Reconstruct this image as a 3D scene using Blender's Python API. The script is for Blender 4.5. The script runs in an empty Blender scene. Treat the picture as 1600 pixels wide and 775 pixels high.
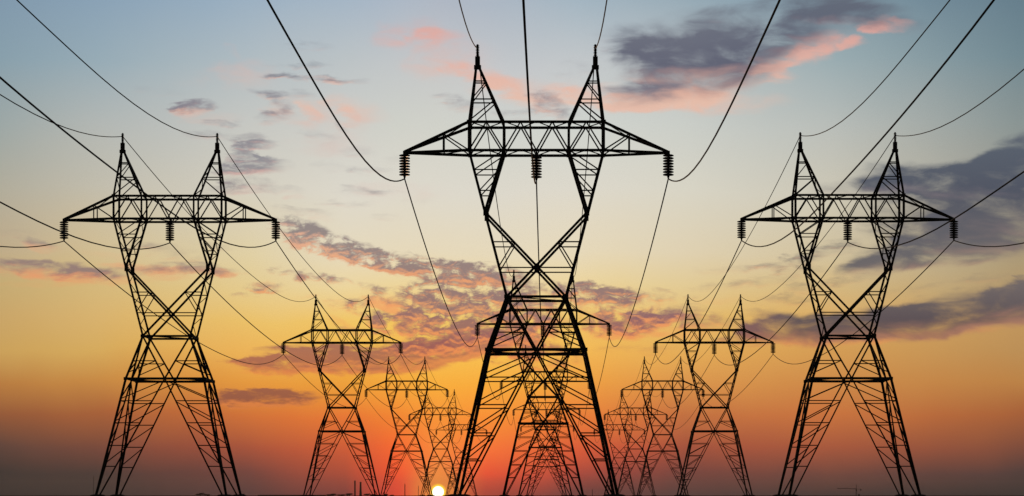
import bpy, bmesh, math, random
from mathutils import Vector, Matrix
random.seed(7)

scene = bpy.context.scene
COL = scene.collection
U = 0.055              # metres per unit of the tower drawing
F = 4330.0             # focal length in photo pixels
D = F * U              # distance step between towers of one line (238 m)
CH = 13                # camera height in drawing units
VPX, VPY = 859.5, 774.0

# ------------------------------------------------------------------ helpers
def tag(o, label=None, cat=None, group=None, kind=None):
    if label: o['label'] = label
    if cat: o['category'] = cat
    if group: o['group'] = group
    if kind: o['kind'] = kind
    return o

def link(name, bm, mat, parent=None, smooth=False):
    me = bpy.data.meshes.new(name)
    bmesh.ops.recalc_face_normals(bm, faces=bm.faces)
    bm.to_mesh(me); bm.free()
    me.materials.append(mat)
    if smooth:
        for p in me.polygons: p.use_smooth = True
    o = bpy.data.objects.new(name, me)
    COL.objects.link(o)
    if parent: o.parent = parent
    return o

def empty(name, loc):
    o = bpy.data.objects.new(name, None)
    o.empty_display_size = 1.0
    COL.objects.link(o); o.location = loc
    return o

def angle(bm, a, b, w, t=None):
    """rolled steel angle (L section) from a to b, flange width w"""
    a = Vector(a); b = Vector(b); ax = b - a
    if ax.length < 1e-6: return
    ax.normalize()
    ref = Vector((0, 1, 0)) if abs(ax.y) < 0.9 else Vector((1, 0, 0))
    u = ax.cross(ref).normalized(); v = ax.cross(u).normalized()
    t = t or w * 0.2; h = w / 2
    prof = [(0, 0), (w, 0), (w, t), (t, t), (t, w), (0, w)]
    r0 = [bm.verts.new(a + u * (p - h) + v * (q - h)) for p, q in prof]
    r1 = [bm.verts.new(b + u * (p - h) + v * (q - h)) for p, q in prof]
    n = len(prof)
    for i in range(n):
        bm.faces.new((r0[i], r0[(i + 1) % n], r1[(i + 1) % n], r1[i]))
    bm.faces.new(r0[::-1]); bm.faces.new(r1)

def box(bm, c, s):
    c = Vector(c); v = []
    for z in (-1, 1):
        for x, y in ((-1, -1), (1, -1), (1, 1), (-1, 1)):
            v.append(bm.verts.new(c + Vector((x * s[0] / 2, y * s[1] / 2, z * s[2] / 2))))
    for f in ((3, 2, 1, 0), (4, 5, 6, 7), (0, 1, 5, 4), (1, 2, 6, 5), (2, 3, 7, 6), (3, 0, 4, 7)):
        bm.faces.new([v[i] for i in f])

def lathe(bm, prof, c=(0, 0, 0), n=16):
    """prof: list of (radius, z)"""
    c = Vector(c); rings = []
    for r, z in prof:
        r = max(r, 1e-4)
        rings.append([bm.verts.new(c + Vector((r * math.cos(2 * math.pi * i / n), r * math.sin(2 * math.pi * i / n), z))) for i in range(n)])
    for k in range(len(rings) - 1):
        for i in range(n):
            bm.faces.new((rings[k][i], rings[k][(i + 1) % n], rings[k + 1][(i + 1) % n], rings[k + 1][i]))
    bm.faces.new(rings[0][::-1]); bm.faces.new(rings[-1])

def tube(bm, pts, r, n=6):
    pts = [Vector(p) for p in pts]; rings = []
    for i, p in enumerate(pts):
        d = (pts[min(i + 1, len(pts) - 1)] - pts[max(i - 1, 0)]).normalized()
        s = d.cross(Vector((0, 0, 1)))
        s = s.normalized() if s.length > 1e-4 else Vector((1, 0, 0))
        q = d.cross(s)
        rings.append([bm.verts.new(p + s * (r * math.cos(2 * math.pi * k / n)) + q * (r * math.sin(2 * math.pi * k / n))) for k in range(n)])
    for a, b in zip(rings, rings[1:]):
        for k in range(n):
            bm.faces.new((a[k], a[(k + 1) % n], b[(k + 1) % n], b[k]))
    bm.faces.new(rings[0][::-1]); bm.faces.new(rings[-1])

# ------------------------------------------------------------------ materials
def mat(name, c0, c1, scale=3.0, rough=0.6, metal=0.0, bump=0.0, spec=0.3):
    m = bpy.data.materials.new(name); m.use_nodes = True
    nt = m.node_tree; b = nt.nodes['Principled BSDF']
    tc = nt.nodes.new('ShaderNodeTexCoord')
    nz = nt.nodes.new('ShaderNodeTexNoise'); nz.inputs['Scale'].default_value = scale; nz.inputs['Detail'].default_value = 6
    nt.links.new(tc.outputs['Object'], nz.inputs['Vector'])
    cr = nt.nodes.new('ShaderNodeValToRGB')
    cr.color_ramp.elements[0].position = 0.35; cr.color_ramp.elements[1].position = 0.68
    cr.color_ramp.elements[0].color = (*c0, 1); cr.color_ramp.elements[1].color = (*c1, 1)
    nt.links.new(nz.outputs['Fac'], cr.inputs['Fac']); nt.links.new(cr.outputs['Color'], b.inputs['Base Color'])
    b.inputs['Roughness'].default_value = rough; b.inputs['Metallic'].default_value = metal
    b.inputs['Specular IOR Level'].default_value = spec
    if bump:
        bp = nt.nodes.new('ShaderNodeBump'); bp.inputs['Strength'].default_value = bump
        nt.links.new(nz.outputs['Fac'], bp.inputs['Height']); nt.links.new(bp.outputs['Normal'], b.inputs['Normal'])
    return m

STEEL = mat('weathered_steel', (0.035, 0.033, 0.032), (0.075, 0.068, 0.062), 1.2, 0.75, 0.0, spec=0.2)
PORC = mat('brown_porcelain', (0.030, 0.018, 0.014), (0.045, 0.028, 0.022), 2.0, 0.45, spec=0.3)
CONC = mat('footing_concrete', (0.10, 0.095, 0.09), (0.16, 0.15, 0.14), 2.5, 0.9, bump=0.3)
CABLE = mat('oxidised_cable', (0.05, 0.05, 0.05), (0.08, 0.08, 0.08), 0.5, 0.75, spec=0.2)
BRICK = mat('smoky_brick', (0.16, 0.09, 0.07), (0.22, 0.13, 0.10), 0.3, 0.9)
LEAF = mat('dark_foliage', (0.03, 0.04, 0.02), (0.07, 0.08, 0.035), 0.8, 0.8, spec=0.15)
BARK = mat('bark', (0.05, 0.04, 0.03), (0.09, 0.07, 0.05), 2.0, 0.9)
PLASTER = mat('grey_plaster', (0.15, 0.14, 0.13), (0.2, 0.19, 0.18), 0.5, 0.9)
ROOF = mat('dark_roofing', (0.05, 0.04, 0.04), (0.08, 0.06, 0.06), 0.5, 0.85)

# ground: ploughed field
GR = bpy.data.materials.new('field_soil'); GR.use_nodes = True
nt = GR.node_tree; b = nt.nodes['Principled BSDF']
tc = nt.nodes.new('ShaderNodeTexCoord')
n1 = nt.nodes.new('ShaderNodeTexNoise'); n1.inputs['Scale'].default_value = 0.02; n1.inputs['Detail'].default_value = 10
n2 = nt.nodes.new('ShaderNodeTexNoise'); n2.inputs['Scale'].default_value = 3.0; n2.inputs['Detail'].default_value = 8
nt.links.new(tc.outputs['Object'], n1.inputs['Vector']); nt.links.new(tc.outputs['Object'], n2.inputs['Vector'])
mx = nt.nodes.new('ShaderNodeMath'); mx.operation = 'MULTIPLY'
nt.links.new(n1.outputs['Fac'], mx.inputs[0]); nt.links.new(n2.outputs['Fac'], mx.inputs[1])
cr = nt.nodes.new('ShaderNodeValToRGB')
cr.color_ramp.elements[0].position = 0.15; cr.color_ramp.elements[0].color = (0.035, 0.028, 0.02, 1)
cr.color_ramp.elements[1].position = 0.4; cr.color_ramp.elements[1].color = (0.075, 0.07, 0.035, 1)
nt.links.new(mx.outputs[0], cr.inputs['Fac']); nt.links.new(cr.outputs['Color'], b.inputs['Base Color'])
b.inputs['Roughness'].default_value = 1.0; b.inputs['Specular IOR Level'].default_value = 0.0
bp = nt.nodes.new('ShaderNodeBump'); bp.inputs['Strength'].default_value = 0.6; bp.inputs['Distance'].default_value = 0.1
nt.links.new(n2.outputs['Fac'], bp.inputs['Height']); nt.links.new(bp.outputs['Normal'], b.inputs['Normal'])

bm = bmesh.new()
S = 12000
bm.faces.new([bm.verts.new(p) for p in ((-S, -S, 0), (S, -S, 0), (S, S, 0), (-S, S, 0))])
tag(link('ground', bm, GR), kind='structure')

# ------------------------------------------------------------------ the lattice tower
def lerp_tab(tab, h):
    for (h0, v0), (h1, v1) in zip(tab, tab[1:]):
        if h <= h1: return v0 + (v1 - v0) * (h - h0) / (h1 - h0)
    return tab[-1][1]
OX = [(-2, 124), (223, 75), (306, 45.6), (534, 104.4), (578, 104.4)]
DY = [(-2, 124), (223, 73), (306, 50), (534, 35), (578, 35)]
ox = lambda h: lerp_tab(OX, h)
dy = lambda h: lerp_tab(DY, h)
IX = lambda h: 50.5 + (79.6 - 50.5) * (534 - h) / (534 - 438)          # inner leg of the V
KD = lambda h: 79.6 - 125.2 * (438 - h) / (438 - 306)                   # knee diagonal, +79.6 -> -45.6
def P(x, h, f): return Vector((x, f * dy(h), h + CH)) * U
def Q(face, a, h):
    """point on one of the four lower faces, a in -1..1"""
    k, s = face
    if k == 'f': return Vector((a * ox(h), s * dy(h), h + CH)) * U
    return Vector((s * ox(h), a * dy(h), h + CH)) * U
def ang(bm, a, b, w): angle(bm, a, b, w * 1.06 * U)

def plate(bm, p, sx, sz): box(bm, p, (sx * U, 0.6 * U, sz * U))

def xstrut(h):   # normalised position of X-bracing / inner strut on a lower face
    if h >= 223: return (h - 223) / 83.0 * ox(306) / ox(h)
    return 0.944 * (ox(-2) / ox(h)) * (223 - h) / 225.0

def build_leg(sx, sf):
    bm = bmesh.new()
    def C(h, g=0): return Vector((sx * (ox(h) + g), sf * (dy(h) + g), h + CH)) * U
    ang(bm, C(-2) - Vector((0, 0, 7 * U)), C(-2), 4.4)
    ang(bm, C(-2), C(223), 4.4)
    ang(bm, C(223), C(306), 4.2)
    ang(bm, C(306), C(534), 3.7)
    for h, s in ((223, 7), (306, 7.5)):
        plate(bm, C(h, 0.4), s, s * 0.8)
    return bm

def build_footing():
    bm = bmesh.new()
    lathe(bm, [(20, -4), (19, 4), (17, 10), (13, 12.6), (8, 13.6)], n=18)
    bmesh.ops.scale(bm, vec=(U, U, U), verts=bm.verts)
    return bm

def build_lower():
    bm = bmesh.new()
    for face in (('f', -1), ('f', 1), ('s', -1), ('s', 1)):
        q = lambda a, h: Q(face, a, h)
        ang(bm, q(-1, 223), q(1, 223), 4.4)
        ang(bm, q(-1, 306), q(1, 306), 3.8)
        for s in (-1, 1):
            ang(bm, q(s, 306), q(0, 223), 2.9)
            ang(bm, q(0, 223), q(s * .944, -2), 2.5)
            ang(bm, q(s, 257.5), q(s * xstrut(257.5), 257.5), 1.8)
            ang(bm, q(s, 235), q(s * xstrut(257.5), 257.5), 1.8)
            for lv, (dl, dh) in zip((180, 137.5, 94, 54), ((184, 219), (141, 178), (98, 135), (58, 92))):
                ang(bm, q(s, lv), q(s * xstrut(lv), lv), 1.8)
                ang(bm, q(s, dl), q(s * xstrut(dh), dh), 1.8)
        if face[0] == 'f': plate(bm, q(0, 223) + Vector((0, face[1] * 0.4 * U, 0)), 7, 5)
    # plan bracing at the mid belt
    mids = [Q(('f', -1), 0, 223), Q(('s', 1), 0, 223), Q(('f', 1), 0, 223), Q(('s', -1), 0, 223)]
    for a, b_ in zip(mids, mids[1:] + mids[:1]): ang(bm, a, b_, 1.8)
    ang(bm, Q(('f', -1), -1, 306), Q(('f', 1), 1, 306), 1.6)
    return bm

def build_upper():
    bm = bmesh.new()
    for f in (-1, 1):
        for s in (-1, 1):
            p = lambda x, h: P(s * x, h, f)
            ang(bm, p(50.5, 534), p(79.6, 438), 3.7)
            ang(bm, p(79.6, 438), p(-45.6, 306), 3.5)
            for h in (503.6, 471): ang(bm, p(ox(h), h), p(IX(h), h), 1.8)
            ang(bm, p(ox(503.6), 503.6), p(54, 532), 1.8)
            ang(bm, p(ox(471), 471), p(IX(501), 501), 1.8)
            ang(bm, p(ox(391), 391), p(KD(391), 391), 1.8)
            ang(bm, p(ox(351), 351), p(0, 351), 1.8)
            ang(bm, p(ox(353), 353), p(KD(391), 391), 1.8)
            plate(bm, p(78.6, 438) + Vector((0, f * .4 * U, 0)), 7, 13)
        plate(bm, P(0, 354, f) + Vector((0, f * .4 * U, 0)), 7, 7)
    # lacing between the front and the back frame
    for s in (-1, 1):
        hs = [534 - i * 20.7 for i in range(12)]
        for i, (h0, h1) in enumerate(zip(hs, hs[1:])):
            f = 1 if i % 2 else -1
            ang(bm, P(s * ox(h0), h0, f), P(s * ox(h1), h1, -f), 1.4)
        hs = [534, 510, 486, 462, 440]
        for i, (h0, h1) in enumerate(zip(hs, hs[1:])):
            f = 1 if i % 2 else -1
            ang(bm, P(s * IX(h0), h0, f), P(s * IX(h1), h1, -f), 1.3)
        ang(bm, P(s * 79.6, 438, -1), P(s * 79.6, 438, 1), 1.8)
        ang(bm, P(s * KD(391), 391, -1), P(s * KD(391), 391, 1), 1.5)
    ang(bm, P(0, 354, -1), P(0, 354, 1), 1.8)
    return bm

def build_crossarm():
    bm = bmesh.new()
    for f in (-1, 1):
        ang(bm, P(-106, 578, f), P(106, 578, f), 4.1)
        ang(bm, P(-106, 534, f), P(106, 534, f), 4.1)
        for s in (-1, 1):
            p = lambda x, h: P(s * x, h, f)
            tip = Vector((s * 206, 0, 535.6 + CH)) * U
            tip2 = Vector((s * 206, 0, 534 + CH)) * U
            ang(bm, p(104.4, 578), tip, 4.0)
            ang(bm, p(104.4, 534), tip2, 3.9)
            for x in (104.4, 50.5): ang(bm, p(x, 534), p(x, 578), 4.0 if x > 60 else 3.4)
            for a, b_ in (((77.4, 578), (104.4, 534)), ((77.4, 578), (50.5, 534)), ((50.5, 534), (24.6, 578)), ((24.6, 578), (0, 534))):
                ang(bm, p(*a), p(*b_), 2.1)
            k = (144.8 - 104.4) / 101.6
            tp = p(104.4, 578).lerp(tip, k); bt = p(104.4, 534).lerp(tip2, k)
            ang(bm, tp, bt, 1.9); ang(bm, tp, p(104.4, 534), 1.9)
            plate(bm, p(104.4, 534) + Vector((0, f * .4 * U, 0)), 6.5, 6)
            plate(bm, p(50.5, 534) + Vector((0, f * .4 * U, 0)), 6.5, 6)
            plate(bm, p(104.4, 578) + Vector((0, f * .4 * U, 0)), 7, 6)
    for s in (-1, 1):
        k = (144.8 - 104.4) / 101.6
        tip = Vector((s * 206, 0, 535.6 + CH)) * U
        pt = [P(s * 104.4, 578, f).lerp(tip, k) for f in (-1, 1)]
        pb = [P(s * 104.4, 534, f).lerp(tip, k) for f in (-1, 1)]
        ang(bm, pt[0], pt[1], 1.5); ang(bm, pb[0], pb[1], 1.5)
        ang(bm, P(s * 104.4, 578, -1), pt[1], 1.4); ang(bm, P(s * 104.4, 534, -1), pb[1], 1.4)
        box(bm, tip + Vector((-s * .5 * U, 0, -1.2 * U)), (6 * U, 5 * U, 5 * U))
        for x in (104.4, 50.5):
            for h in (534, 578): ang(bm, P(s * x, h, -1), P(s * x, h, 1), 2)
    xs = [-104.4, -77.4, -50.5, -24.6, 0, 24.6, 50.5, 77.4, 104.4]
    for h in (534, 578):
        for i, (a, b_) in enumerate(zip(xs, xs[1:])):
            f = (1 if i % 2 else -1) * (1 if h > 550 else -1)
            ang(bm, P(a, h, f), P(b_, h, -f), 1.6)
    ang(bm, P(0, 534, -1), P(0, 534, 1), 2.6)
    box(bm, Vector((0, 0, 531 + CH)) * U, (5 * U, 7 * U, 4 * U))
    return bm

def build_peak(s):
    bm = bmesh.new()
    A = {}
    def C(i, f, h):
        x0 = 104.4 if i else 50.5
        k = (h - 578) / 90.0
        return Vector((s * (x0 + (92 + (2.2 if i else -2.2) - x0) * k), f * (35 + (2.2 - 35) * k), h + CH)) * U
    for i in (0, 1):
        for f in (-1, 1): ang(bm, C(i, f, 578), C(i, f, 668), 3.5)
    lv = [578, 615, 644.6]
    for f in (-1, 1):
        for h in lv[1:]: ang(bm, C(0, f, h), C(1, f, h), 1.8)
        ang(bm, C(1, f, 580), C(0, f, 613), 1.9); ang(bm, C(1, f, 616), C(0, f, 643), 1.7)
    for i in (0, 1):
        for h in lv[1:]: ang(bm, C(i, -1, h), C(i, 1, h), 1.5)
        for j, (a, b_) in enumerate(((578, 597), (597, 615), (615, 630), (630, 644.6))):
            f = 1 if j % 2 else -1
            ang(bm, C(i, f, a), C(i, -f, b_), 1.4)
    box(bm, Vector((s * 92, 0, 667.5 + CH)) * U, (11 * U, 9 * U, 6 * U))
    box(bm, Vector((s * 92, 0, 677.2 + CH)) * U, (7.6 * U, 7.6 * U, 14 * U))
    return bm

def build_pin():
    bm = bmesh.new()
    prof = [(1.7, 0)]
    for k in range(7):
        z = 1.2 + k * 2.5
        prof += [(1.7, z), (3.0, z + .5), (3.0, z + .9), (1.7, z + 1.5)]
    prof += [(1.7, 19), (0.8, 19.6)]
    lathe(bm, prof, n=12)
    bmesh.ops.scale(bm, vec=(U, U, U), verts=bm.verts)
    return bm

DISC = [(1.6, 2.1), (3.0, 1.7), (6.0, 1.35), (8.2, 0.5), (8.7, -0.3), (8.2, -1.0), (6.5, -1.45), (3.2, -1.5), (1.6, -2.1)]
def build_rod(full=False):
    bm = bmesh.new()
    lathe(bm, [(1.0, 1), (1.1, -3), (1.3, -4), (1.3, -35), (2.2, -36), (1.6, -38), (1.0, -40)], n=10)
    if full:
        for k in range(8): lathe(bm, [(r, z) for r, z in DISC], (0, 0, -3.6 - 4.3 * k), n=12)
    bmesh.ops.scale(bm, vec=(U, U, U), verts=bm.verts)
    return bm
def build_disc():
    bm = bmesh.new(); lathe(bm, DISC, n=24)
    bmesh.ops.scale(bm, vec=(U, U, U), verts=bm.verts)
    return bm
def build_clamp():
    bm = bmesh.new()
    box(bm, (0, 0, 0), (2.0 * U, 9 * U, 2.0 * U))
    box(bm, (0, 0, 1.6 * U), (1.2 * U, 3 * U, 1.6 * U))
    bmesh.ops.bevel(bm, geom=list(bm.edges), offset=0.3 * U, segments=1, affect='EDGES')
    return bm

SPOTS = [(-206, 533.5), (0, 530), (206, 533.5)]
def make_tower(discs):
    r = empty('transmission_tower', (0, 0, 0))
    for sx in (-1, 1):
        for sf in (-1, 1):
            l = link('leg', build_leg(sx, sf), STEEL, r)
            ft = link('footing', build_footing(), CONC, l, True); ft.location = (sx * 121 * U, sf * 121 * U, 0)
    link('lower_bracing', build_lower(), STEEL, r)
    link('upper_bracing', build_upper(), STEEL, r)
    link('crossarm', build_crossarm(), STEEL, r)
    for s in (-1, 1):
        pk = link('earth_wire_peak', build_peak(s), STEEL, r)
        pin = link('pin_insulator', build_pin(), PORC, pk, True); pin.location = (s * 92 * U, 0, (684 + CH) * U)
    for x, h in SPOTS:
        st = link('insulator_string', build_rod(not discs), PORC, r, True)
        st.location = (x * U, 0, (h + CH) * U)
        if discs:
            for k in range(8):
                d_ = link('disc', build_disc(), PORC, st, True); d_.location = (0, 0, (-3.6 - 4.3 * k) * U)
        cl = link('wire_clamp', build_clamp(), STEEL, st); cl.location = (0, 0, -40 * U)
    return r

def copy_tree(o, parent=None):
    c = o.copy(); COL.objects.link(c)
    if parent: c.parent = parent
    for ch in list(o.children): copy_tree(ch, c)
    return c

# (photo x of the tower axis, distance in steps)
ROWS = {
 'left':   [(265.5, 1.245), (534.5, 2.245), (635.5, 3.245), (688.2, 4.245), (721.0, 5.245)],
 'middle': [(838.2, 1.0), (848.9, 2.0), (852.0, 3.0), (854.0, 4.0), (855.2, 5.0)],
 'right':  [(1324.5, 1.242), (1116.0, 2.242), (1035.2, 3.242), (993.4, 4.242), (967.9, 5.242)],
}
LAB = {
 'left': ['tall black lattice pylon at the far left of the picture, the nearest of its line',
          "mid sized black pylon whose right legs stand just beside the two distant chimneys",
          "third pylon of the left line, small, between the chimneys and the low sun",
          'small pylon of the left line whose legs stand on both sides of the setting sun',
          "smallest and farthest pylon of the left line, behind the tallest pylon's left leg"],
 'middle': ['tallest black lattice pylon standing in front at the centre of the picture',
            'second pylon of the middle line, its crossarm showing behind the waist of the tallest pylon',
            "third pylon of the middle line, seen between the tallest pylon's legs under its belt",
            'fourth pylon of the middle line, nested inside the legs of the third one',
            'farthest pylon of the middle line, its narrow legs innermost in the nested row of legs'],
 'right': ['tall black lattice pylon at the far right of the picture, the nearest of its line',
           'mid sized black pylon between the tallest pylon and the far right one',
           'third pylon of the right line, small, overlapping the left leg of the mid sized one',
           'fourth pylon of the right line, just right of the right foot of the tallest pylon',
           "smallest and farthest pylon of the right line, behind the tallest pylon's right leg"],
}
proto = {}
def pos(px, n): return Vector(((px - VPX) * n * U, n * D, 0))
for row, items in ROWS.items():
    for i, (px, n) in enumerate(items):
        det = n < 3.3
        if det not in proto:
            t = proto[det] = make_tower(det)
        else:
            t = copy_tree(proto[det])
        t.location = pos(px, n)
        tag(t, LAB[row][i], 'pylon', 'transmission pylons in three lines')

# ------------------------------------------------------------------ the wires
SAG = (97, 91)
def cable(row, x, h, rad, label, cat, grp, name):
    items = ROWS[row]
    pts_base = [pos(*it) for it in items]
    pts_base = [pts_base[0] * 2 - pts_base[1] if row == 'x' else Vector((pts_base[0].x + (pts_base[0].x - pts_base[1].x) * 1.0, pts_base[0].y - D, 0))] + pts_base
    if row == 'middle': pts_base[0].x = pts_base[1].x + (pts_base[1].x - pts_base[2].x) * 0.2
    if row == 'left': pts_base[0].x = pts_base[1].x
    if row == 'right': pts_base[0].x = pts_base[1].x
    pts = []
    for k, (a, b_) in enumerate(zip(pts_base, pts_base[1:])):
        N = 48 if k < 2 else 28
        for j in range(N + (1 if k == len(pts_base) - 2 else 0)):
            s = j / N
            s = s - math.sin(4 * math.pi * s) / (4 * math.pi) * 0.75    # denser at the ends
            p = a.lerp(b_, s)
            g = ((.6 - s) / .6) ** (2.6 if k == 0 else 1.8) if s < .6 else ((s - .6) / .4) ** 2.6
            z = (h + CH - SAG[min(k, 1)] * (1 - g)) * U
            pts.append((p.x + x * U, p.y, z))
    bm = bmesh.new(); tube(bm, pts, rad * U, 6)
    o = link(name, bm, CABLE, None, True)
    return tag(o, label, cat, grp)

WL = {'left': 'left', 'middle': 'middle', 'right': 'right'}
near = {'left': 'far left pylon', 'middle': 'tallest central pylon', 'right': 'far right pylon'}
for row in ROWS:
    for (x, h), side in zip(SPOTS, ('left', 'centre', 'right')):
        cable(row, x, h - 40, 1.05,
              f'thick power cable sagging from the {side} insulator string of the {near[row]}',
              'power cable', 'conductors of the three lines', 'power_cable')
    for x, side in ((-92, 'left'), (92, 'right')):
        cable(row, x, 697, 0.85,
              f'thin earth wire sagging from the {side} peak of the {near[row]}',
              'earth wire', 'earth wires of the three lines', 'earth_wire')

# ------------------------------------------------------------------ far horizon
def at(px, n_m): return Vector(((px - VPX) / F * n_m, n_m, 0))

def chimney(px, toppx, wpx, flare, dist, label):
    m = dist / F
    H = (VPY - toppx) * m + (CH - 1.3) * U
    r = empty('factory_chimney', at(px, dist)); tag(r, label, 'chimney', 'factory chimneys on the horizon')
    bm = bmesh.new(); w = wpx * m / 2
    lathe(bm, [(w * flare, 0), (w * (1 + (flare - 1) * .35), H * .45), (w, H * .9), (w * .98, H - 1.2)], n=20); link('stack', bm, BRICK, r, True)
    bm = bmesh.new(); lathe(bm, [(w * 1.18, H - 1.2), (w * 1.22, H - .6), (w * 1.18, H)], n=20); link('crown', bm, BRICK, r)
chimney(554.6, 751, 2.3, 1.05, 6000, 'slimmer and taller of the two chimneys on the horizon, the left one')
chimney(563.4, 753, 2.6, 1.6, 6000, 'thicker and shorter of the two chimneys on the horizon, flaring to its base')

def mast(px, toppx, dist, wpx, label):
    m = dist / F; H = (VPY - toppx) * m + (CH - 1.3) * U; w = wpx * m
    r = empty('radio_mast', at(px, dist)); tag(r, label, 'mast')
    bm = bmesh.new()
    c = [Vector((w / 2 * math.cos(a), w / 2 * math.sin(a), 0)) for a in (0.3, 2.394, 4.489)]
    for p in c: angle(bm, p, p + Vector((0, 0, H * .9)), w * .3)
    k = max(6, int(H / (w * 1.2)))
    for i in range(k):
        z0, z1 = H * .9 * i / k, H * .9 * (i + 1) / k
        for j in range(3):
            angle(bm, c[j] + Vector((0, 0, z0)), c[(j + 1) % 3] + Vector((0, 0, z1)), w * .16)
    link('lattice', bm, STEEL, r)
    bm = bmesh.new(); lathe(bm, [(w * .18, H * .9), (w * .12, H)], n=8); link('aerial', bm, STEEL, r)
mast(632.6, 755, 7000, 1.3, 'slim mast on the horizon between the chimneys and the setting sun')
mast(653.6, 758, 8500, 0.8, 'faint needle thin mast on the horizon just left of the setting sun')
mast(925.5, 764, 6500, 0.9, 'short slim mast on the horizon inside the right legs of the tallest pylon')
mast(146.0, 742, 8500, 0.7, 'faint thin mast on the horizon beside the left foot of the far left pylon')

# tower crane
dist = 5000; m = dist / F
r = empty('tower_crane', at(1338, dist)); tag(r, 'small tower crane on the horizon with its long jib pointing left', 'crane')
hz = lambda py: (VPY - py) * m + (CH - 1.3) * U
bm = bmesh.new(); w = 1.5
for sx in (-1, 1):
    for sy in (-1, 1): angle(bm, (sx * w / 2, sy * w / 2, 0), (sx * w / 2, sy * w / 2, hz(765)), .3)
k = 10
for i in range(k):
    z0, z1 = hz(765) * i / k, hz(765) * (i + 1) / k
    for s in (-1, 1):
        angle(bm, (-w / 2, s * w / 2, z0), (w / 2, s * w / 2, z1), .2); angle(bm, (s * w / 2, -w / 2, z0), (s * w / 2, w / 2, z1), .2)
link('mast', bm, STEEL, r)
bm = bmesh.new(); box(bm, (-.2, -1.6, hz(766)), (2.2, 1.8, 2.6)); link('cab', bm, STEEL, r)
bm = bmesh.new()
zj = hz(764.3); L = 30 * m
for y in (-.7, .7): angle(bm, (9, y, zj - 0.2), (-L, y, zj + 1.2), .35)
angle(bm, (1, 0, zj + 1.3), (-L, 0, zj + 2.0), .35)
for i in range(16):
    x0 = -L * i / 16; x1 = -L * (i + 1) / 16
    for y in (-.7, .7): angle(bm, (x0, y, zj + 1.2 * i / 16), ((x0 + x1) / 2, 0, zj + 1.6), .2); angle(bm, ((x0 + x1) / 2, 0, zj + 1.6), (x1, y, zj + 1.2 * (i + 1) / 16), .2)
link('jib', bm, STEEL, r)
bm = bmesh.new()
for sx in (-1, 1): angle(bm, (sx * .7, 0, hz(765)), (0, 0, hz(757)), .35)
angle(bm, (0, 0, hz(757)), (-L * .6, 0, zj + 2.0), .12); angle(bm, (0, 0, hz(757)), (8.5, 0, zj), .12)
link('apex_frame', bm, STEEL, r)
bm = bmesh.new(); box(bm, (8, 0, zj - 1.4), (2.2, 1.6, 2.0)); link('counterweight', bm, CONC, r)

# low sheds
def shed(px0, px1, toppx, dist, label, roof_rise=.35):
    m = dist / F; W = (px1 - px0) * m; H = (VPY - toppx) * m + (CH - 1.3) * U; hw = H * (1 - roof_rise)
    r = empty('farm_shed', at((px0 + px1) / 2, dist)); tag(r, label, 'shed')
    bm = bmesh.new(); box(bm, (0, 0, hw / 2), (W, 9, hw)); link('wall', bm, PLASTER, r)
    bm = bmesh.new()
    v = [bm.verts.new(p) for p in ((-W / 2 - .4, -5, hw + .003), (W / 2 + .4, -5, hw + .003), (W / 2 + .4, 5, hw + .003), (-W / 2 - .4, 5, hw + .003), (-W / 2 - .4, 0, H), (W / 2 + .4, 0, H))]
    for f in ((0, 1, 5, 4), (2, 3, 4, 5), (0, 4, 3), (1, 2, 5), (3, 2, 1, 0)): bm.faces.new([v[i] for i in f])
    link('roof', bm, ROOF, r)
    bm = bmesh.new()
    for i in range(4): box(bm, (-W / 2 + W * (i + .5) / 4, -4.52, hw * .5), (min(2.4, W * .12), .12, hw * .5))
    link('door', bm, ROOF, r)
shed(375, 381.4, 771.6, 4200, 'low shed on the horizon right of the far left pylon')
shed(403, 509, 773.2, 5200, 'very long low shed on the horizon between the far left pylon and the chimneys', .5)

# hedgerow trees far away
def crown_tree(px, wpx, toppx, dist, label, seed):
    rnd = random.Random(seed); m = dist / F
    W = wpx * m; H = (VPY - toppx) * m + (CH - 1.3) * U
    r = empty('hedgerow_tree', at(px, dist)); tag(r, label, 'tree', 'trees along the horizon')
    bm = bmesh.new(); lathe(bm, [(.35, -.2), (.25, H * .3), (.12, H * .75)], n=8)
    for i in range(5):
        a = rnd.uniform(0, 6.28); z = H * rnd.uniform(.25, .5)
        tube(bm, [(0, 0, z), (W * .2 * math.cos(a), W * .2 * math.sin(a), z + H * .15), (W * .33 * math.cos(a), W * .33 * math.sin(a), z + H * .25)], .08, 5)
    link('trunk', bm, BARK, r)
    bm = bmesh.new()
    lobes = [(rnd.uniform(-.3, .3) * W, rnd.uniform(-.3, .3) * W, H * rnd.uniform(.35, .7), rnd.uniform(.6, 1.0)) for _ in range(9)]
    for i in range(1300):
        lx, ly, lz, s = rnd.choice(lobes)
        d_ = Vector((rnd.gauss(0, 1), rnd.gauss(0, 1), rnd.gauss(0, 1))).normalized() * rnd.uniform(.55, 1) * s
        c = Vector((lx + d_.x * W * .22, ly + d_.y * W * .22, lz + d_.z * H * .28))
        if c.z > H or c.z < .2: continue
        q = Matrix.Rotation(rnd.uniform(0, 6.28), 3, Vector((rnd.gauss(0, 1), rnd.gauss(0, 1), rnd.gauss(0, 1))).normalized())
        s2 = rnd.uniform(.25, .5)
        bm.faces.new([bm.verts.new(c + q @ Vector(p) * s2) for p in ((-1, -.5, 0), (.2, -.7, .1), (1, .2, 0), (-.1, .7, -.1))])
    link('crown', bm, LEAF, r)
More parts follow.
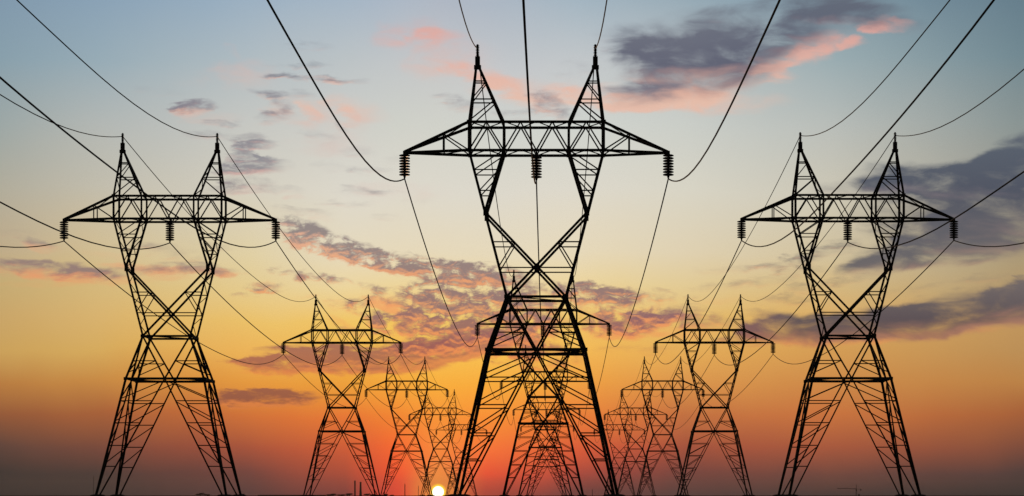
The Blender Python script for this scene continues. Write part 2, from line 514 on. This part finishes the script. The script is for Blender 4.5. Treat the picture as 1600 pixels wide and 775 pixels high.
TR = [(313, 18, 769.6, 'dark rounded tree on the horizon inside the legs of the far left pylon'),
      (324, 12, 771.8, 'low tree touching the rounded one inside the legs of the far left pylon'),
      (515, 12, 772.0, 'low dark tree at the left end of the clump left of the chimneys'),
      (521, 12, 770.8, 'highest dark tree of the clump between the long shed and the chimneys'),
      (533, 13, 771.8, 'low dark tree halfway between the clump end and the chimneys'),
      (546.5, 14, 770.4, 'round dark tree just left of the slimmer chimney'),
      (573.5, 13, 770.8, 'round dark tree just right of the thicker chimney'),
      (583, 12, 771.8, 'low tree beside the right foot of the pylon standing over the chimneys'),
      (603, 9, 771.2, 'small dark tree at the left foot of the third pylon of the left line'),
      (612, 8, 773.0, 'tiny low tree left of the slim mast on the horizon'),
      (1342.3, 4, 772.0, 'tiny dark tree at the foot of the distant crane')]
for i, (px, w, t, lab) in enumerate(TR): crown_tree(px, w, t, 4400, lab, 40 + i)

# evening haze lying over the plain
HZ = bpy.data.materials.new('evening_haze'); HZ.use_nodes = True
hn = HZ.node_tree; hn.nodes.clear()
ho = hn.nodes.new('ShaderNodeOutputMaterial'); hv = hn.nodes.new('ShaderNodeVolumePrincipled')
hv.inputs['Color'].default_value = (0.9, 0.82, 0.78, 1); hv.inputs['Density'].default_value = 2.5e-5
hv.inputs['Anisotropy'].default_value = 0.4
hn.links.new(hv.outputs[0], ho.inputs['Volume'])
bm = bmesh.new(); box(bm, (0, 0, 31.5), (25000, 25000, 65)); tag(link('haze', bm, HZ), kind='stuff')

# ------------------------------------------------------------------ sky
def s2l(c):
    out = []
    for v in c:
        v = v / 255.0
        out.append(v / 12.92 if v <= 0.04045 else ((v + 0.055) / 1.055) ** 2.4)
    return out
HY = 774.0
def u_of(px): return math.atan((px - VPX) / F) * F
def v_of(py): return math.asin((HY - py) / math.hypot(F, HY - py)) * F
SUN_PX, SUN_PY = 684.6, 768.6
SUN_AZ = math.atan((SUN_PX - VPX) / F)          # from +Y towards +X
SUN_EL = (HY - SUN_PY) / F

W = bpy.data.worlds.new('World'); scene.world = W; W.use_nodes = True
nt = W.node_tree; nt.nodes.clear(); N = nt.nodes; Lk = nt.links.new
def node(t, **kw):
    n = N.new(t)
    for k, v in kw.items(): setattr(n, k, v)
    return n
def math_(op, a, b=None, c=None, clamp=False):
    n = node('ShaderNodeMath', operation=op, use_clamp=clamp)
    for i, v in enumerate((a, b, c)):
        if v is None: continue
        if isinstance(v, (int, float)): n.inputs[i].default_value = v
        else: Lk(v, n.inputs[i])
    return n.outputs[0]
def maprange(v, a, b, c, d, interp='LINEAR'):
    n = node('ShaderNodeMapRange', interpolation_type=interp, clamp=(interp == 'LINEAR'))
    Lk(v, n.inputs['Value'])
    for k, x in zip(('From Min', 'From Max', 'To Min', 'To Max'), (a, b, c, d)): n.inputs[k].default_value = x
    return n.outputs['Result']
def mix(f, a, b, mode='MIX'):
    n = node('ShaderNodeMix', data_type='RGBA', blend_type=mode, clamp_factor=True)
    for i, v in ((0, f), (6, a), (7, b)):
        if isinstance(v, (int, float)): n.inputs[i].default_value = v
        elif isinstance(v, (list, tuple)): n.inputs[i].default_value = (*v[:3], 1)
        else: Lk(v, n.inputs[i])
    return n.outputs[2]
def ramp(v, stops):
    n = node('ShaderNodeValToRGB'); e = n.color_ramp.elements
    stops = sorted(stops)
    while len(e) < len(stops): e.new(0.5)
    for el, (p, c) in zip(e, stops): el.position = p
    for el, (p, c) in zip(e, stops): el.position = p; el.color = (*c, 1)
    Lk(v, n.inputs['Fac']); return n.outputs['Color']

tc = node('ShaderNodeTexCoord')
sep = node('ShaderNodeSeparateXYZ'); Lk(tc.outputs['Generated'], sep.inputs[0])
X, Y, Z = sep.outputs
uu = math_('MULTIPLY', math_('ARCTAN2', X, Y), F)
vv = math_('MULTIPLY', math_('ARCSINE', Z), F)
comb = node('ShaderNodeCombineXYZ'); Lk(uu, comb.inputs[0]); Lk(vv, comb.inputs[1])
UV = comb.outputs[0]

ROWSY = [0, 100, 200, 300, 400, 450, 500, 550, 600, 650, 700, 740, 772]
COLS = {
0: [(128,152,172),(137,160,172),(158,168,166),(178,173,156),(192,172,138),(198,172,118),(203,167,106),(205,163,92),(186,126,66),(150,91,58),(98,70,60),(62,54,51),(48,46,46)],
150: [(138,162,182),(152,172,182),(178,183,180),(194,189,173),(210,190,148),(214,185,125),(218,180,112),(216,172,94),(202,140,70),(168,98,58),(120,74,60),(74,59,55),(55,50,49)],
390: [(155,176,194),(176,188,194),(199,200,195),(214,208,192),(226,209,165),(231,204,141),(237,194,106),(239,180,88),(232,155,64),(212,116,58),(172,86,60),(122,70,62),(90,60,60)],
540: [(165,182,198),(188,195,198),(207,207,201),(222,217,204),(232,218,187),(238,214,158),(243,199,104),(245,186,75),(240,160,60),(236,122,54),(212,95,56),(178,78,58),(128,62,60)],
620: [(172,184,198),(194,198,200),(208,209,201),(222,217,204),(232,218,187),(238,214,158),(244,202,100),(248,190,78),(250,168,60),(246,135,52),(255,108,50),(255,90,50),(240,76,54)],
685: [(176,184,196),(198,199,200),(209,210,202),(222,217,204),(232,218,187),(238,214,158),(245,203,105),(250,194,82),(252,175,62),(253,152,58),(255,142,62),(255,136,68),(255,116,62)],
760: [(174,184,196),(198,200,202),(209,211,204),(222,217,204),(232,218,187),(238,214,158),(245,203,108),(250,194,84),(252,174,62),(253,145,55),(255,118,58),(245,88,55),(185,72,58)],
900: [(165,182,194),(196,200,202),(209,212,206),(222,217,204),(232,218,187),(238,214,158),(242,198,108),(246,188,88),(244,164,68),(240,128,58),(224,94,58),(180,76,62),(118,64,62)],
1070: [(150,170,182),(185,192,194),(203,206,200),(217,213,198),(225,210,178),(228,204,150),(232,190,108),(230,172,88),(220,148,76),(198,115,66),(170,86,62),(126,71,63),(88,62,61)],
1300: [(128,152,166),(155,173,178),(186,190,185),(205,199,181),(211,194,157),(214,185,130),(218,172,102),(214,158,86),(208,140,74),(204,118,64),(172,91,62),(114,71,62),(65,54,54)],
1590: [(102,126,140),(115,138,147),(138,149,148),(158,154,142),(172,155,122),(180,152,108),(195,152,95),(190,145,88),(190,132,72),(170,99,58),(130,78,60),(80,61,59),(51,48,49)],
}
# slow irregularity of the gradient
nz = node('ShaderNodeTexNoise', noise_dimensions='2D'); nz.inputs['Scale'].default_value = 1 / 260; nz.inputs['Detail'].default_value = 3
Lk(UV, nz.inputs['Vector'])
vj = math_('ADD', vv, math_('MULTIPLY', math_('SUBTRACT', nz.outputs['Fac'], 0.5), 36.0))
VM = 800.0
fac = math_('DIVIDE', math_('MAXIMUM', math_('MINIMUM', vj, math_('ADD', vv, 200.0)), 0.0), VM)
prev = None; keys = sorted(COLS)
for i, k in enumerate(keys):
    c = ramp(fac, [(max(0, v_of(y) / VM), s2l(col)) for y, col in zip(ROWSY, COLS[k])])
    prev = c if prev is None else mix(maprange(uu, u_of(keys[i - 1]), u_of(k), 0, 1), prev, c)
sky = prev

# --- clouds
def density(vec, blobs, sx, sy, detail, warp, lo, hi, seed, gain=1.0, ku=0.6, kn=3.0, rough=0.6):
    """returns (density, underside) sockets; blobs = soft ellipses broken up by fractal noise"""
    def noise(v, det):
        n = node('ShaderNodeTexNoise', noise_dimensions='2D'); n.inputs['Scale'].default_value = 1
        n.inputs['Detail'].default_value = det; n.inputs['Roughness'].default_value = rough
        n.inputs['Distortion'].default_value = 0.25
        Lk(v, n.inputs['Vector']); return n
    def scaled(dv):
        o = node('ShaderNodeVectorMath', operation='MULTIPLY_ADD'); Lk(vec, o.inputs[0])
        o.inputs[1].default_value = (1 / sx, 1 / sy, 0); o.inputs[2].default_value = (seed * 97.7, seed * 43.1 + dv, 0)
        return o.outputs[0]
    n = noise(scaled(0), detail)
    n2 = noise(scaled(-0.28), 3)
    # domain warp for ragged outlines
    w = node('ShaderNodeVectorMath', operation='MULTIPLY_ADD'); Lk(n.outputs['Color'], w.inputs[0])
    wx, wy = warp * sx / sy, warp
    w.inputs[1].default_value = (wx, wy, 0); w.inputs[2].default_value = (-wx / 2, -wy / 2, 0)
    add = node('ShaderNodeVectorMath', operation='ADD'); Lk(vec, add.inputs[0]); Lk(w.outputs[0], add.inputs[1])
    sp = node('ShaderNodeSeparateXYZ'); Lk(add.outputs[0], sp.inputs[0]); x, y = sp.outputs[0], sp.outputs[1]
    total, under = 0.0, 0.0
    for cx, cy, rx, ry, a, amp in blobs:
        ca, sa = math.cos(math.radians(a)), math.sin(math.radians(a)); U0, V0 = u_of(cx), v_of(cy)
        def comp(ex, ey):
            k = -(U0 * ex + V0 * ey)
            if abs(ey) > 1e-9: k = math_('MULTIPLY_ADD', y, ey, k)
            return math_('MULTIPLY_ADD', x, ex, k) if abs(ex) > 1e-9 else k
        e1 = comp(ca / rx, sa / rx); e2 = comp(-sa / ry, ca / ry)
        f = maprange(math_('MULTIPLY_ADD', e1, e1, math_('MULTIPLY', e2, e2)), 1.9, 0.02, 0, amp, 'SMOOTHSTEP')
        total = math_('ADD', f, total); under = math_('MULTIPLY_ADD', f, e2, under)
    tm = math_('MINIMUM', total, 1.2)
    d = math_('MULTIPLY', tm, math_('MULTIPLY_ADD', n.outputs['Fac'], gain * 1.6, 0.75 - gain * .8))
    d = maprange(d, lo, hi, 0, 1, 'SMOOTHSTEP')
    ua = math_('DIVIDE', under, math_('MAXIMUM', total, 0.05))
    dn = math_('SUBTRACT', n.outputs['Fac'], n2.outputs['Fac'])
    un = math_('MULTIPLY_ADD', dn, kn, math_('MULTIPLY_ADD', ua, -ku, 0.30))
    return d, un

# soft layered clouds: (px x, px y, rx, ry, tilt, amount)
SOFT = [
 (1085, 108, 72, 42, 5, 1.2), (1070, 85, 95, 38, 8, .75), (1005, 100, 55, 50, 0, .5), (1150, 78, 80, 36, 20, .65), (1165, 112, 70, 30, 15, .6), (985, 55, 60, 24, 0, .4), (995, 150, 70, 18, 0, .55),
 (1270, 45, 100, 30, 12, .6), (1300, 12, 100, 24, 0, .6), (1225, 70, 60, 26, 10, .5), (1360, 26, 70, 16, 0, .4), (1180, 25, 90, 24, 10, .5), (1410, 45, 50, 12, 0, .35), (1090, 30, 90, 18, 5, .3),
 (1570, 298, 110, 46, 3, 1.3), (1470, 288, 120, 26, -4, 1.1), (1400, 296, 60, 16, 0, .5), (1590, 245, 60, 28, 22, 1.0), (1540, 355, 130, 36, 0, 1.0), (1430, 335, 100, 26, 0, .75), (1340, 290, 70, 12, 5, .45),
 (1600, 335, 80, 40, 0, .9), (1470, 392, 120, 24, 6, .95), (1375, 418, 70, 16, 8, .8), (1430, 365, 80, 18, 0, .6), (1560, 395, 80, 16, 5, .6),
 (1530, 488, 130, 32, 7, 1.3), (1420, 508, 120, 24, 5, 1.3), (1290, 518, 100, 23, 0, 1.3), (1205, 514, 42, 24, 10, 1.1), (1600, 474, 70, 30, 8, 1.1), (1350, 500, 70, 18, 0, .85),
]
# thin streaks
STREAK = [
 (460, 150, 40, 9, 0, .4), (470, 105, 50, 6, 0, .4), (540, 128, 40, 5, 0, .4), (430, 185, 30, 12, 10, .5), (500, 215, 40, 10, -10, .35), (560, 240, 30, 10, 0, .3), (580, 268, 34, 8, 0, .4), (620, 250, 30, 10, 0, .2),
 (390, 220, 30, 10, 8, .6), (405, 262, 50, 12, 0, .6), (360, 300, 60, 10, 4, .4), (440, 300, 40, 8, 0, .35), (470, 330, 50, 7, -6, .4), (545, 320, 40, 6, 0, .35), (600, 340, 34, 6, 0, .25), (655, 315, 30, 6, 0, .2),
 (250, 150, 50, 10, 0, .2), (330, 215, 36, 7, 0, .35), (730, 165, 40, 12, 0, .35), (810, 180, 40, 10, 0, .4), (880, 180, 30, 10, 0, .35), (900, 110, 40, 18, 0, .25),
 (210, 388, 40, 8, -6, .3), (330, 388, 40, 8, -8, .3), (180, 428, 60, 9, 0, .5), (540, 548, 70, 10, 0, .6), (480, 540, 50, 7, 0, .45), (640, 575, 60, 8, 0, .4), (560, 582, 70, 7, 0, .4),
 (1150, 420, 60, 8, 4, .3), (1120, 450, 50, 8, 4, .3), (1270, 450, 50, 9, 6, .4), (1330, 440, 60, 8, 6, .35), (1420, 455, 60, 8, 8, .3), (1540, 440, 50, 8, 6, .3),
 (305, 171, 34, 10, 4, .9), (285, 176, 24, 8, 0, .5), (395, 232, 34, 9, 8, .85), (385, 248, 36, 8, -6, .7), (378, 270, 44, 10, 4, .6), (392, 288, 40, 8, 2, .5), (345, 198, 32, 6, 0, .6), (420, 252, 24, 6, 0, .4),
 (440, 121, 28, 5, 0, .55), (495, 127, 44, 6, -4, .45), (415, 150, 30, 7, -8, .5), (440, 170, 26, 10, 0, .45), (485, 74, 38, 8, 0, .35), (560, 300, 40, 9, 0, .4), (520, 262, 30, 8, 0, .25), (700, 153, 26, 9, 0, .4), (855, 160, 34, 20, -20, .6), (535, 200, 14, 8, -30, .35), (610, 302, 30, 5, 0, .3),
 (60, 388, 30, 8, -10, .6), (60, 424, 95, 12, -3, .85), (130, 434, 60, 9, -4, .6), (300, 424, 70, 10, -2, .65), (275, 400, 60, 14, -10, .35), (25, 372, 40, 8, 0, .25),
 (415, 623, 80, 14, 0, 1.3), (375, 628, 55, 9, 0, .9), (395, 614, 45, 7, 0, .5),
 (690, 546, 95, 22, 8, 1.3), (610, 560, 100, 20, 2, 1.3), (520, 562, 80, 19, -2, 1.2), (450, 570, 72, 16, 0, 1.2), (440, 550, 50, 8, 0, .55), (760, 535, 60, 22, 8, .9), (385,566,40,6,0,.4),
 (1290, 395, 60, 10, 6, .45), (1230, 413, 55, 10, 6, .55), (1200, 440, 60, 10, 0, .35), (1230, 470, 45, 10, 0, .5), (1190, 532, 70, 10, 0, .6), (1310, 382, 40, 8, 0, .4), (1255, 425, 40, 8, 0, .4), (1180, 490, 40, 7, 0, .35),(1595,440,12,6,0,.6),
 (1060, 488, 44, 12, 8, .6), (1005, 505, 50, 14, 8, .7), (1110, 505, 60, 12, 0, .5), (1000, 545, 70, 9, 0, .35),
]
# clumpy altocumulus in the middle
CLUMP = [
 (470, 366, 50, 24, -18, 1.0), (510, 382, 50, 22, -15, .9), (555, 396, 50, 20, -15, .95), (605, 412, 60, 15, -14, .8), (650, 404, 60, 10, -8, .6), (700, 425, 70, 18, -4, .9), (760, 430, 60, 20, 0, .9),
 (690, 462, 60, 24, -10, 1.0), (675, 490, 40, 22, -25, .9), (770, 470, 60, 26, 0, .85), (715, 512, 60, 26, 10, 1.0), (830, 480, 60, 45, 0, .75),
 (790, 525, 90, 32, 6, 1.0), (700, 535, 70, 20, 8, .8), (850, 560, 70, 22, 0, .7), (640, 545, 80, 14, 0, .6),
 (470, 430, 60, 9, -6, .6), (360, 428, 34, 8, 0, .5), (420, 450, 40, 8, -5, .55), (400, 462, 44, 7, 0, .5), (620, 470, 60, 18, -20, .65), (540, 475, 40, 10, 0, .45), (590, 500, 50, 16, -25, .65), (640, 505, 50, 24, 0, .75), (560, 520, 40, 10, 0, .5), (520, 440, 60, 10, 0, .35),
 (945, 475, 70, 26, -14, .85), (1010, 500, 60, 18, 10, .75), (960, 512, 60, 18, -5, .9), (930, 455, 70, 14, -8, .6), (1030, 462, 70, 14, -4, .5), (1085, 500, 60, 20, 0, .55),
]
# sunlit veils
WARM = [
 (1245, 95, 26, 12, 20, .6), (1335, 70, 22, 10, 10, .5), (1290, 58, 26, 8, 0, .4), (1190, 105, 24, 14, 0, .5), (1360, 46, 22, 8, 0, .5), (1215, 128, 24, 8, 0, .4),
 (700, 90, 80, 36, 0, .32), (640, 55, 60, 22, 5, .28), (820, 142, 90, 22, -6, .5), (500, 185, 80, 24, -10, .45), (560, 170, 50, 18, -20, .45), (380, 120, 60, 24, 0, .35), (760, 120, 60, 16, -14, .5), (940, 150, 50, 18, 0, .55), (1150, 165, 90, 16, 5, .45), (620, 300, 90, 16, 0, .3), (330, 190, 50, 12, 0, .35), (520, 230, 70, 18, 0, .3),
 (985, 160, 60, 14, 0, .8), (1060, 158, 80, 16, 4, .85), (1120, 140, 45, 14, 15, .5), (1215, 98, 32, 17, 10, .8), (1270, 82, 30, 20, 0, .75), (1310, 72, 38, 12, 14, .7), (1385, 42, 42, 12, 0, .85), (1300, 35, 50, 10, 0, .4), (1225, 120, 25, 7, 0, .35), (1180, 120, 50, 18, 10, .4),
 (680, 56, 48, 10, 2, .45), (640, 50, 50, 26, 0, .22), (790, 140, 36, 12, -18, .5), (850, 165, 60, 16, 0, .4), (770, 132, 20, 8, -10, .3), (900, 140, 40, 20, 0, .25), (690, 100, 60, 30, 0, .15),
 (485, 176, 24, 12, -25, .5), (545, 182, 20, 16, -40, .35), (515, 127, 45, 4, -4, .5), (362, 85, 14, 9, -30, .3), (290, 182, 24, 7, 0, .35), (430, 172, 20, 8, 0, .3), (380, 298, 45, 7, 2, .45), (330, 130, 60, 20, 0, .12), (290,178,30,6,0,.3),
 (100, 437, 100, 9, -4, .8), (250, 424, 90, 8, -2, .7), (345, 430, 24, 6, -6, .6), (60, 392, 30, 7, -12, .5), (60, 450, 90, 6, 0, .4), (250, 438, 60, 6, 0, .4), (170, 405, 40, 6, -10, .3),
 (460, 310, 18, 4, 0, .4), (500, 345, 20, 5, 0, .3), (355, 428, 22, 6, 0, .5), (480, 430, 14, 5, 0, .5), (415, 448, 22, 5, -6, .5), (480, 463, 20, 4, 0, .5), (535, 480, 25, 7, -10, .55), (600, 478, 30, 12, -20, .65), (640, 470, 30, 14, 0, .5), (600, 413, 12, 4, 0, .5), (640, 500, 50, 14, -20, .6), (610, 530, 40, 12, 0, .4), (540, 505, 30, 8, -20, .4), (740, 540, 90, 14, 5, .5), (820, 520, 60, 20, 0, .3),
 (540, 577, 120, 7, 0, .6), (420, 582, 50, 5, 0, .5), (980, 525, 60, 8, 0, .6), (1040, 500, 50, 8, 8, .6), (1000, 490, 40, 8, 20, .5), (940, 505, 40, 12, 0, .4), (1060, 520, 70, 10, 0, .4), (1400, 528, 160, 7, 4, .55), (1230, 532, 60, 6, 0, .5), (1120, 470, 40, 8, 0, .25),
]
def cloud_group(name, *args):
    """the cloud layer as a node group: direction in, density out"""
    global nt, N, Lk
    keep = (nt, N, Lk)
    g = bpy.data.node_groups.new(name, 'ShaderNodeTree')
    g.interface.new_socket('Vector', in_out='INPUT', socket_type='NodeSocketVector')
    for nm in ('Density', 'Underside'): g.interface.new_socket(nm, in_out='OUTPUT', socket_type='NodeSocketFloat')
    nt, N, Lk = g, g.nodes, g.links.new
    gi = node('NodeGroupInput'); go = node('NodeGroupOutput')
    d, un = density(gi.outputs[0], *args)
    Lk(d, go.inputs[0]); Lk(un, go.inputs[1])
    nt, N, Lk = keep
    n = node('ShaderNodeGroup'); n.node_tree = g
    Lk(UV, n.inputs[0]); return n.outputs[0], n.outputs[1]
dS, uS = cloud_group('soft_clouds', SOFT, 100, 36, 8, 26, 0.03, 1.02, 3, 1.0, 0.85, 0.9, 0.54)
dT, uT = cloud_group('thin_streaks', STREAK, 46, 15, 8, 20, 0.05, 0.9, 5, 1.25, 0.75, 1.4, 0.6)
dC, uC = cloud_group('clumpy_clouds', CLUMP, 30, 15, 8, 16, 0.20, 0.95, 11, 1.9, 0.5, 2.2, 0.6)
dW, uW = cloud_group('sunlit_veils', WARM, 60, 24, 6, 22, 0.03, 1.0, 23, 1.15, 0.5, 1, 0.55)

def yramp(stops): return ramp(math_('DIVIDE', vv, VM), [(max(0, v_of(y) / VM), s2l(c)) for y, c in stops])
shade_mid = yramp([(0, (116,120,132)), (100, (92,94,112)), (160, (128,120,132)), (250, (136,134,142)), (370, (138,124,124)), (430, (140,114,116)), (480, (140,104,110)), (520, (152,98,98)), (560, (166,96,82)), (624, (140,84,70)), (700, (110,70,60))])
shade_rt = yramp([(0, (98,104,118)), (100, (88,90,110)), (240, (84,92,106)), (300, (74,80,96)), (400, (98,96,102)), (450, (108,100,102)), (500, (82,76,86)), (540, (120,92,84)), (600, (120,85,70))])
shade = mix(maprange(uu, u_of(1080), u_of(1250), 0, 1), shade_mid, shade_rt)
lit = yramp([(0, (216,166,158)), (60, (232,168,154)), (160, (238,188,164)), (240, (222,170,160)), (300, (220,180,170)), (400, (236,168,126)), (430, (232,152,108)), (480, (244,164,104)), (540, (240,146,88)), (600, (240,140,70))])
litm = mix(maprange(uu, u_of(1080), u_of(1300), 0, 0.45), lit, sky)

lits = mix(maprange(uu, u_of(1080), u_of(1350), 0, 0.75), lit, yramp([(0, (120,122,132)), (300, (128,124,132)), (400, (140,128,122)), (520, (160,120,105)), (600, (160,110,80))]))
sky = mix(math_('MULTIPLY', dW, 0.8), sky, lit)
def layer(sky, d, u, k_lit, litc, alpha, u0=0.15, u1=1.0):
    und = maprange(u, u0, u1, 0, k_lit, 'SMOOTHSTEP')
    return mix(math_('MULTIPLY', d, alpha), sky, mix(und, shade, litc))
sky = layer(sky, dT, uT, 0.75, litm, 0.86)
sky = layer(sky, dC, uC, 0.95, lit, 0.9, 0.1, 0.85)
sky = layer(sky, dS, uS, 0.8, lits, 0.95, 0.3, 1.3)

# --- the sun and its glow
du = math_('SUBTRACT', uu, SUN_AZ * F); dv = math_('SUBTRACT', vv, SUN_EL * F)
rr = math_('SQRT', math_('ADD', math_('MULTIPLY', du, du), math_('MULTIPLY', dv, dv)))
halo = maprange(rr, 14.5, 8.0, 0, 1, 'SMOOTHSTEP')
glow = maprange(rr, 60, 9, 0, 0.6, 'SMOOTHSTEP')
sky = mix(glow, sky, s2l((255, 165, 70)))
sky = mix(halo, sky, (1.5, 1.0, 0.05))
disc = maprange(rr, 9.6, 7.6, 0, 1, 'SMOOTHSTEP')
sky = mix(disc, sky, (3.0, 2.8, 2.2))

# --- rest of the dome: physical sky, far dimmer away from the sunset
nish = node('ShaderNodeTexSky', sky_type='NISHITA', sun_disc=False)
nish.sun_elevation = math.radians(0.5); nish.sun_rotation = SUN_AZ
nish.air_density = 1.0; nish.dust_density = 2.0
away = math_('MAXIMUM', maprange(math_('ABSOLUTE', uu), 900, 3200, 0, 1, 'SMOOTHSTEP'), maprange(vv, 850, 2600, 0, 1, 'SMOOTHSTEP'))
bg1 = node('ShaderNodeBackground'); Lk(sky, bg1.inputs['Color']); bg1.inputs['Strength'].default_value = 1.0
bg2 = node('ShaderNodeBackground'); Lk(nish.outputs[0], bg2.inputs['Color']); bg2.inputs['Strength'].default_value = 0.05
ms = node('ShaderNodeMixShader'); Lk(away, ms.inputs[0]); Lk(bg1.outputs[0], ms.inputs[1]); Lk(bg2.outputs[0], ms.inputs[2])
out = node('ShaderNodeOutputWorld'); Lk(ms.outputs[0], out.inputs['Surface'])
W.cycles.sampling_method = 'MANUAL'; W.cycles.sample_map_resolution = 512

# ------------------------------------------------------------------ sun lamp
sl = bpy.data.lights.new('sun', 'SUN'); sl.energy = 0.4; sl.angle = math.radians(0.5); sl.color = (1.0, 0.55, 0.28)
so = bpy.data.objects.new('sun', sl); COL.objects.link(so)
el = math.radians(0.5)
dirv = Vector((math.sin(SUN_AZ) * math.cos(el), math.cos(SUN_AZ) * math.cos(el), math.sin(el)))
so.rotation_euler = dirv.to_track_quat('Z', 'Y').to_euler()

# ------------------------------------------------------------------ camera
cd = bpy.data.cameras.new('camera'); cam = bpy.data.objects.new('camera', cd); COL.objects.link(cam)
cd.sensor_fit = 'HORIZONTAL'; cd.sensor_width = 36.0; cd.lens = F / 1600 * 36
cam.location = (0, 0, (CH - 1.3) * U); cam.rotation_euler = (math.pi / 2, 0, 0)
cd.shift_x = -(VPX - 800) / 1600; cd.shift_y = (VPY - 387.5) / 1600
cd.clip_start = 0.1; cd.clip_end = 90000
scene.camera = cam

scene.view_settings.view_transform = 'Standard'; scene.view_settings.look = 'None'
scene.view_settings.exposure = 0; scene.view_settings.gamma = 1
scene.cycles.max_bounces = 2; scene.cycles.volume_bounces = 0
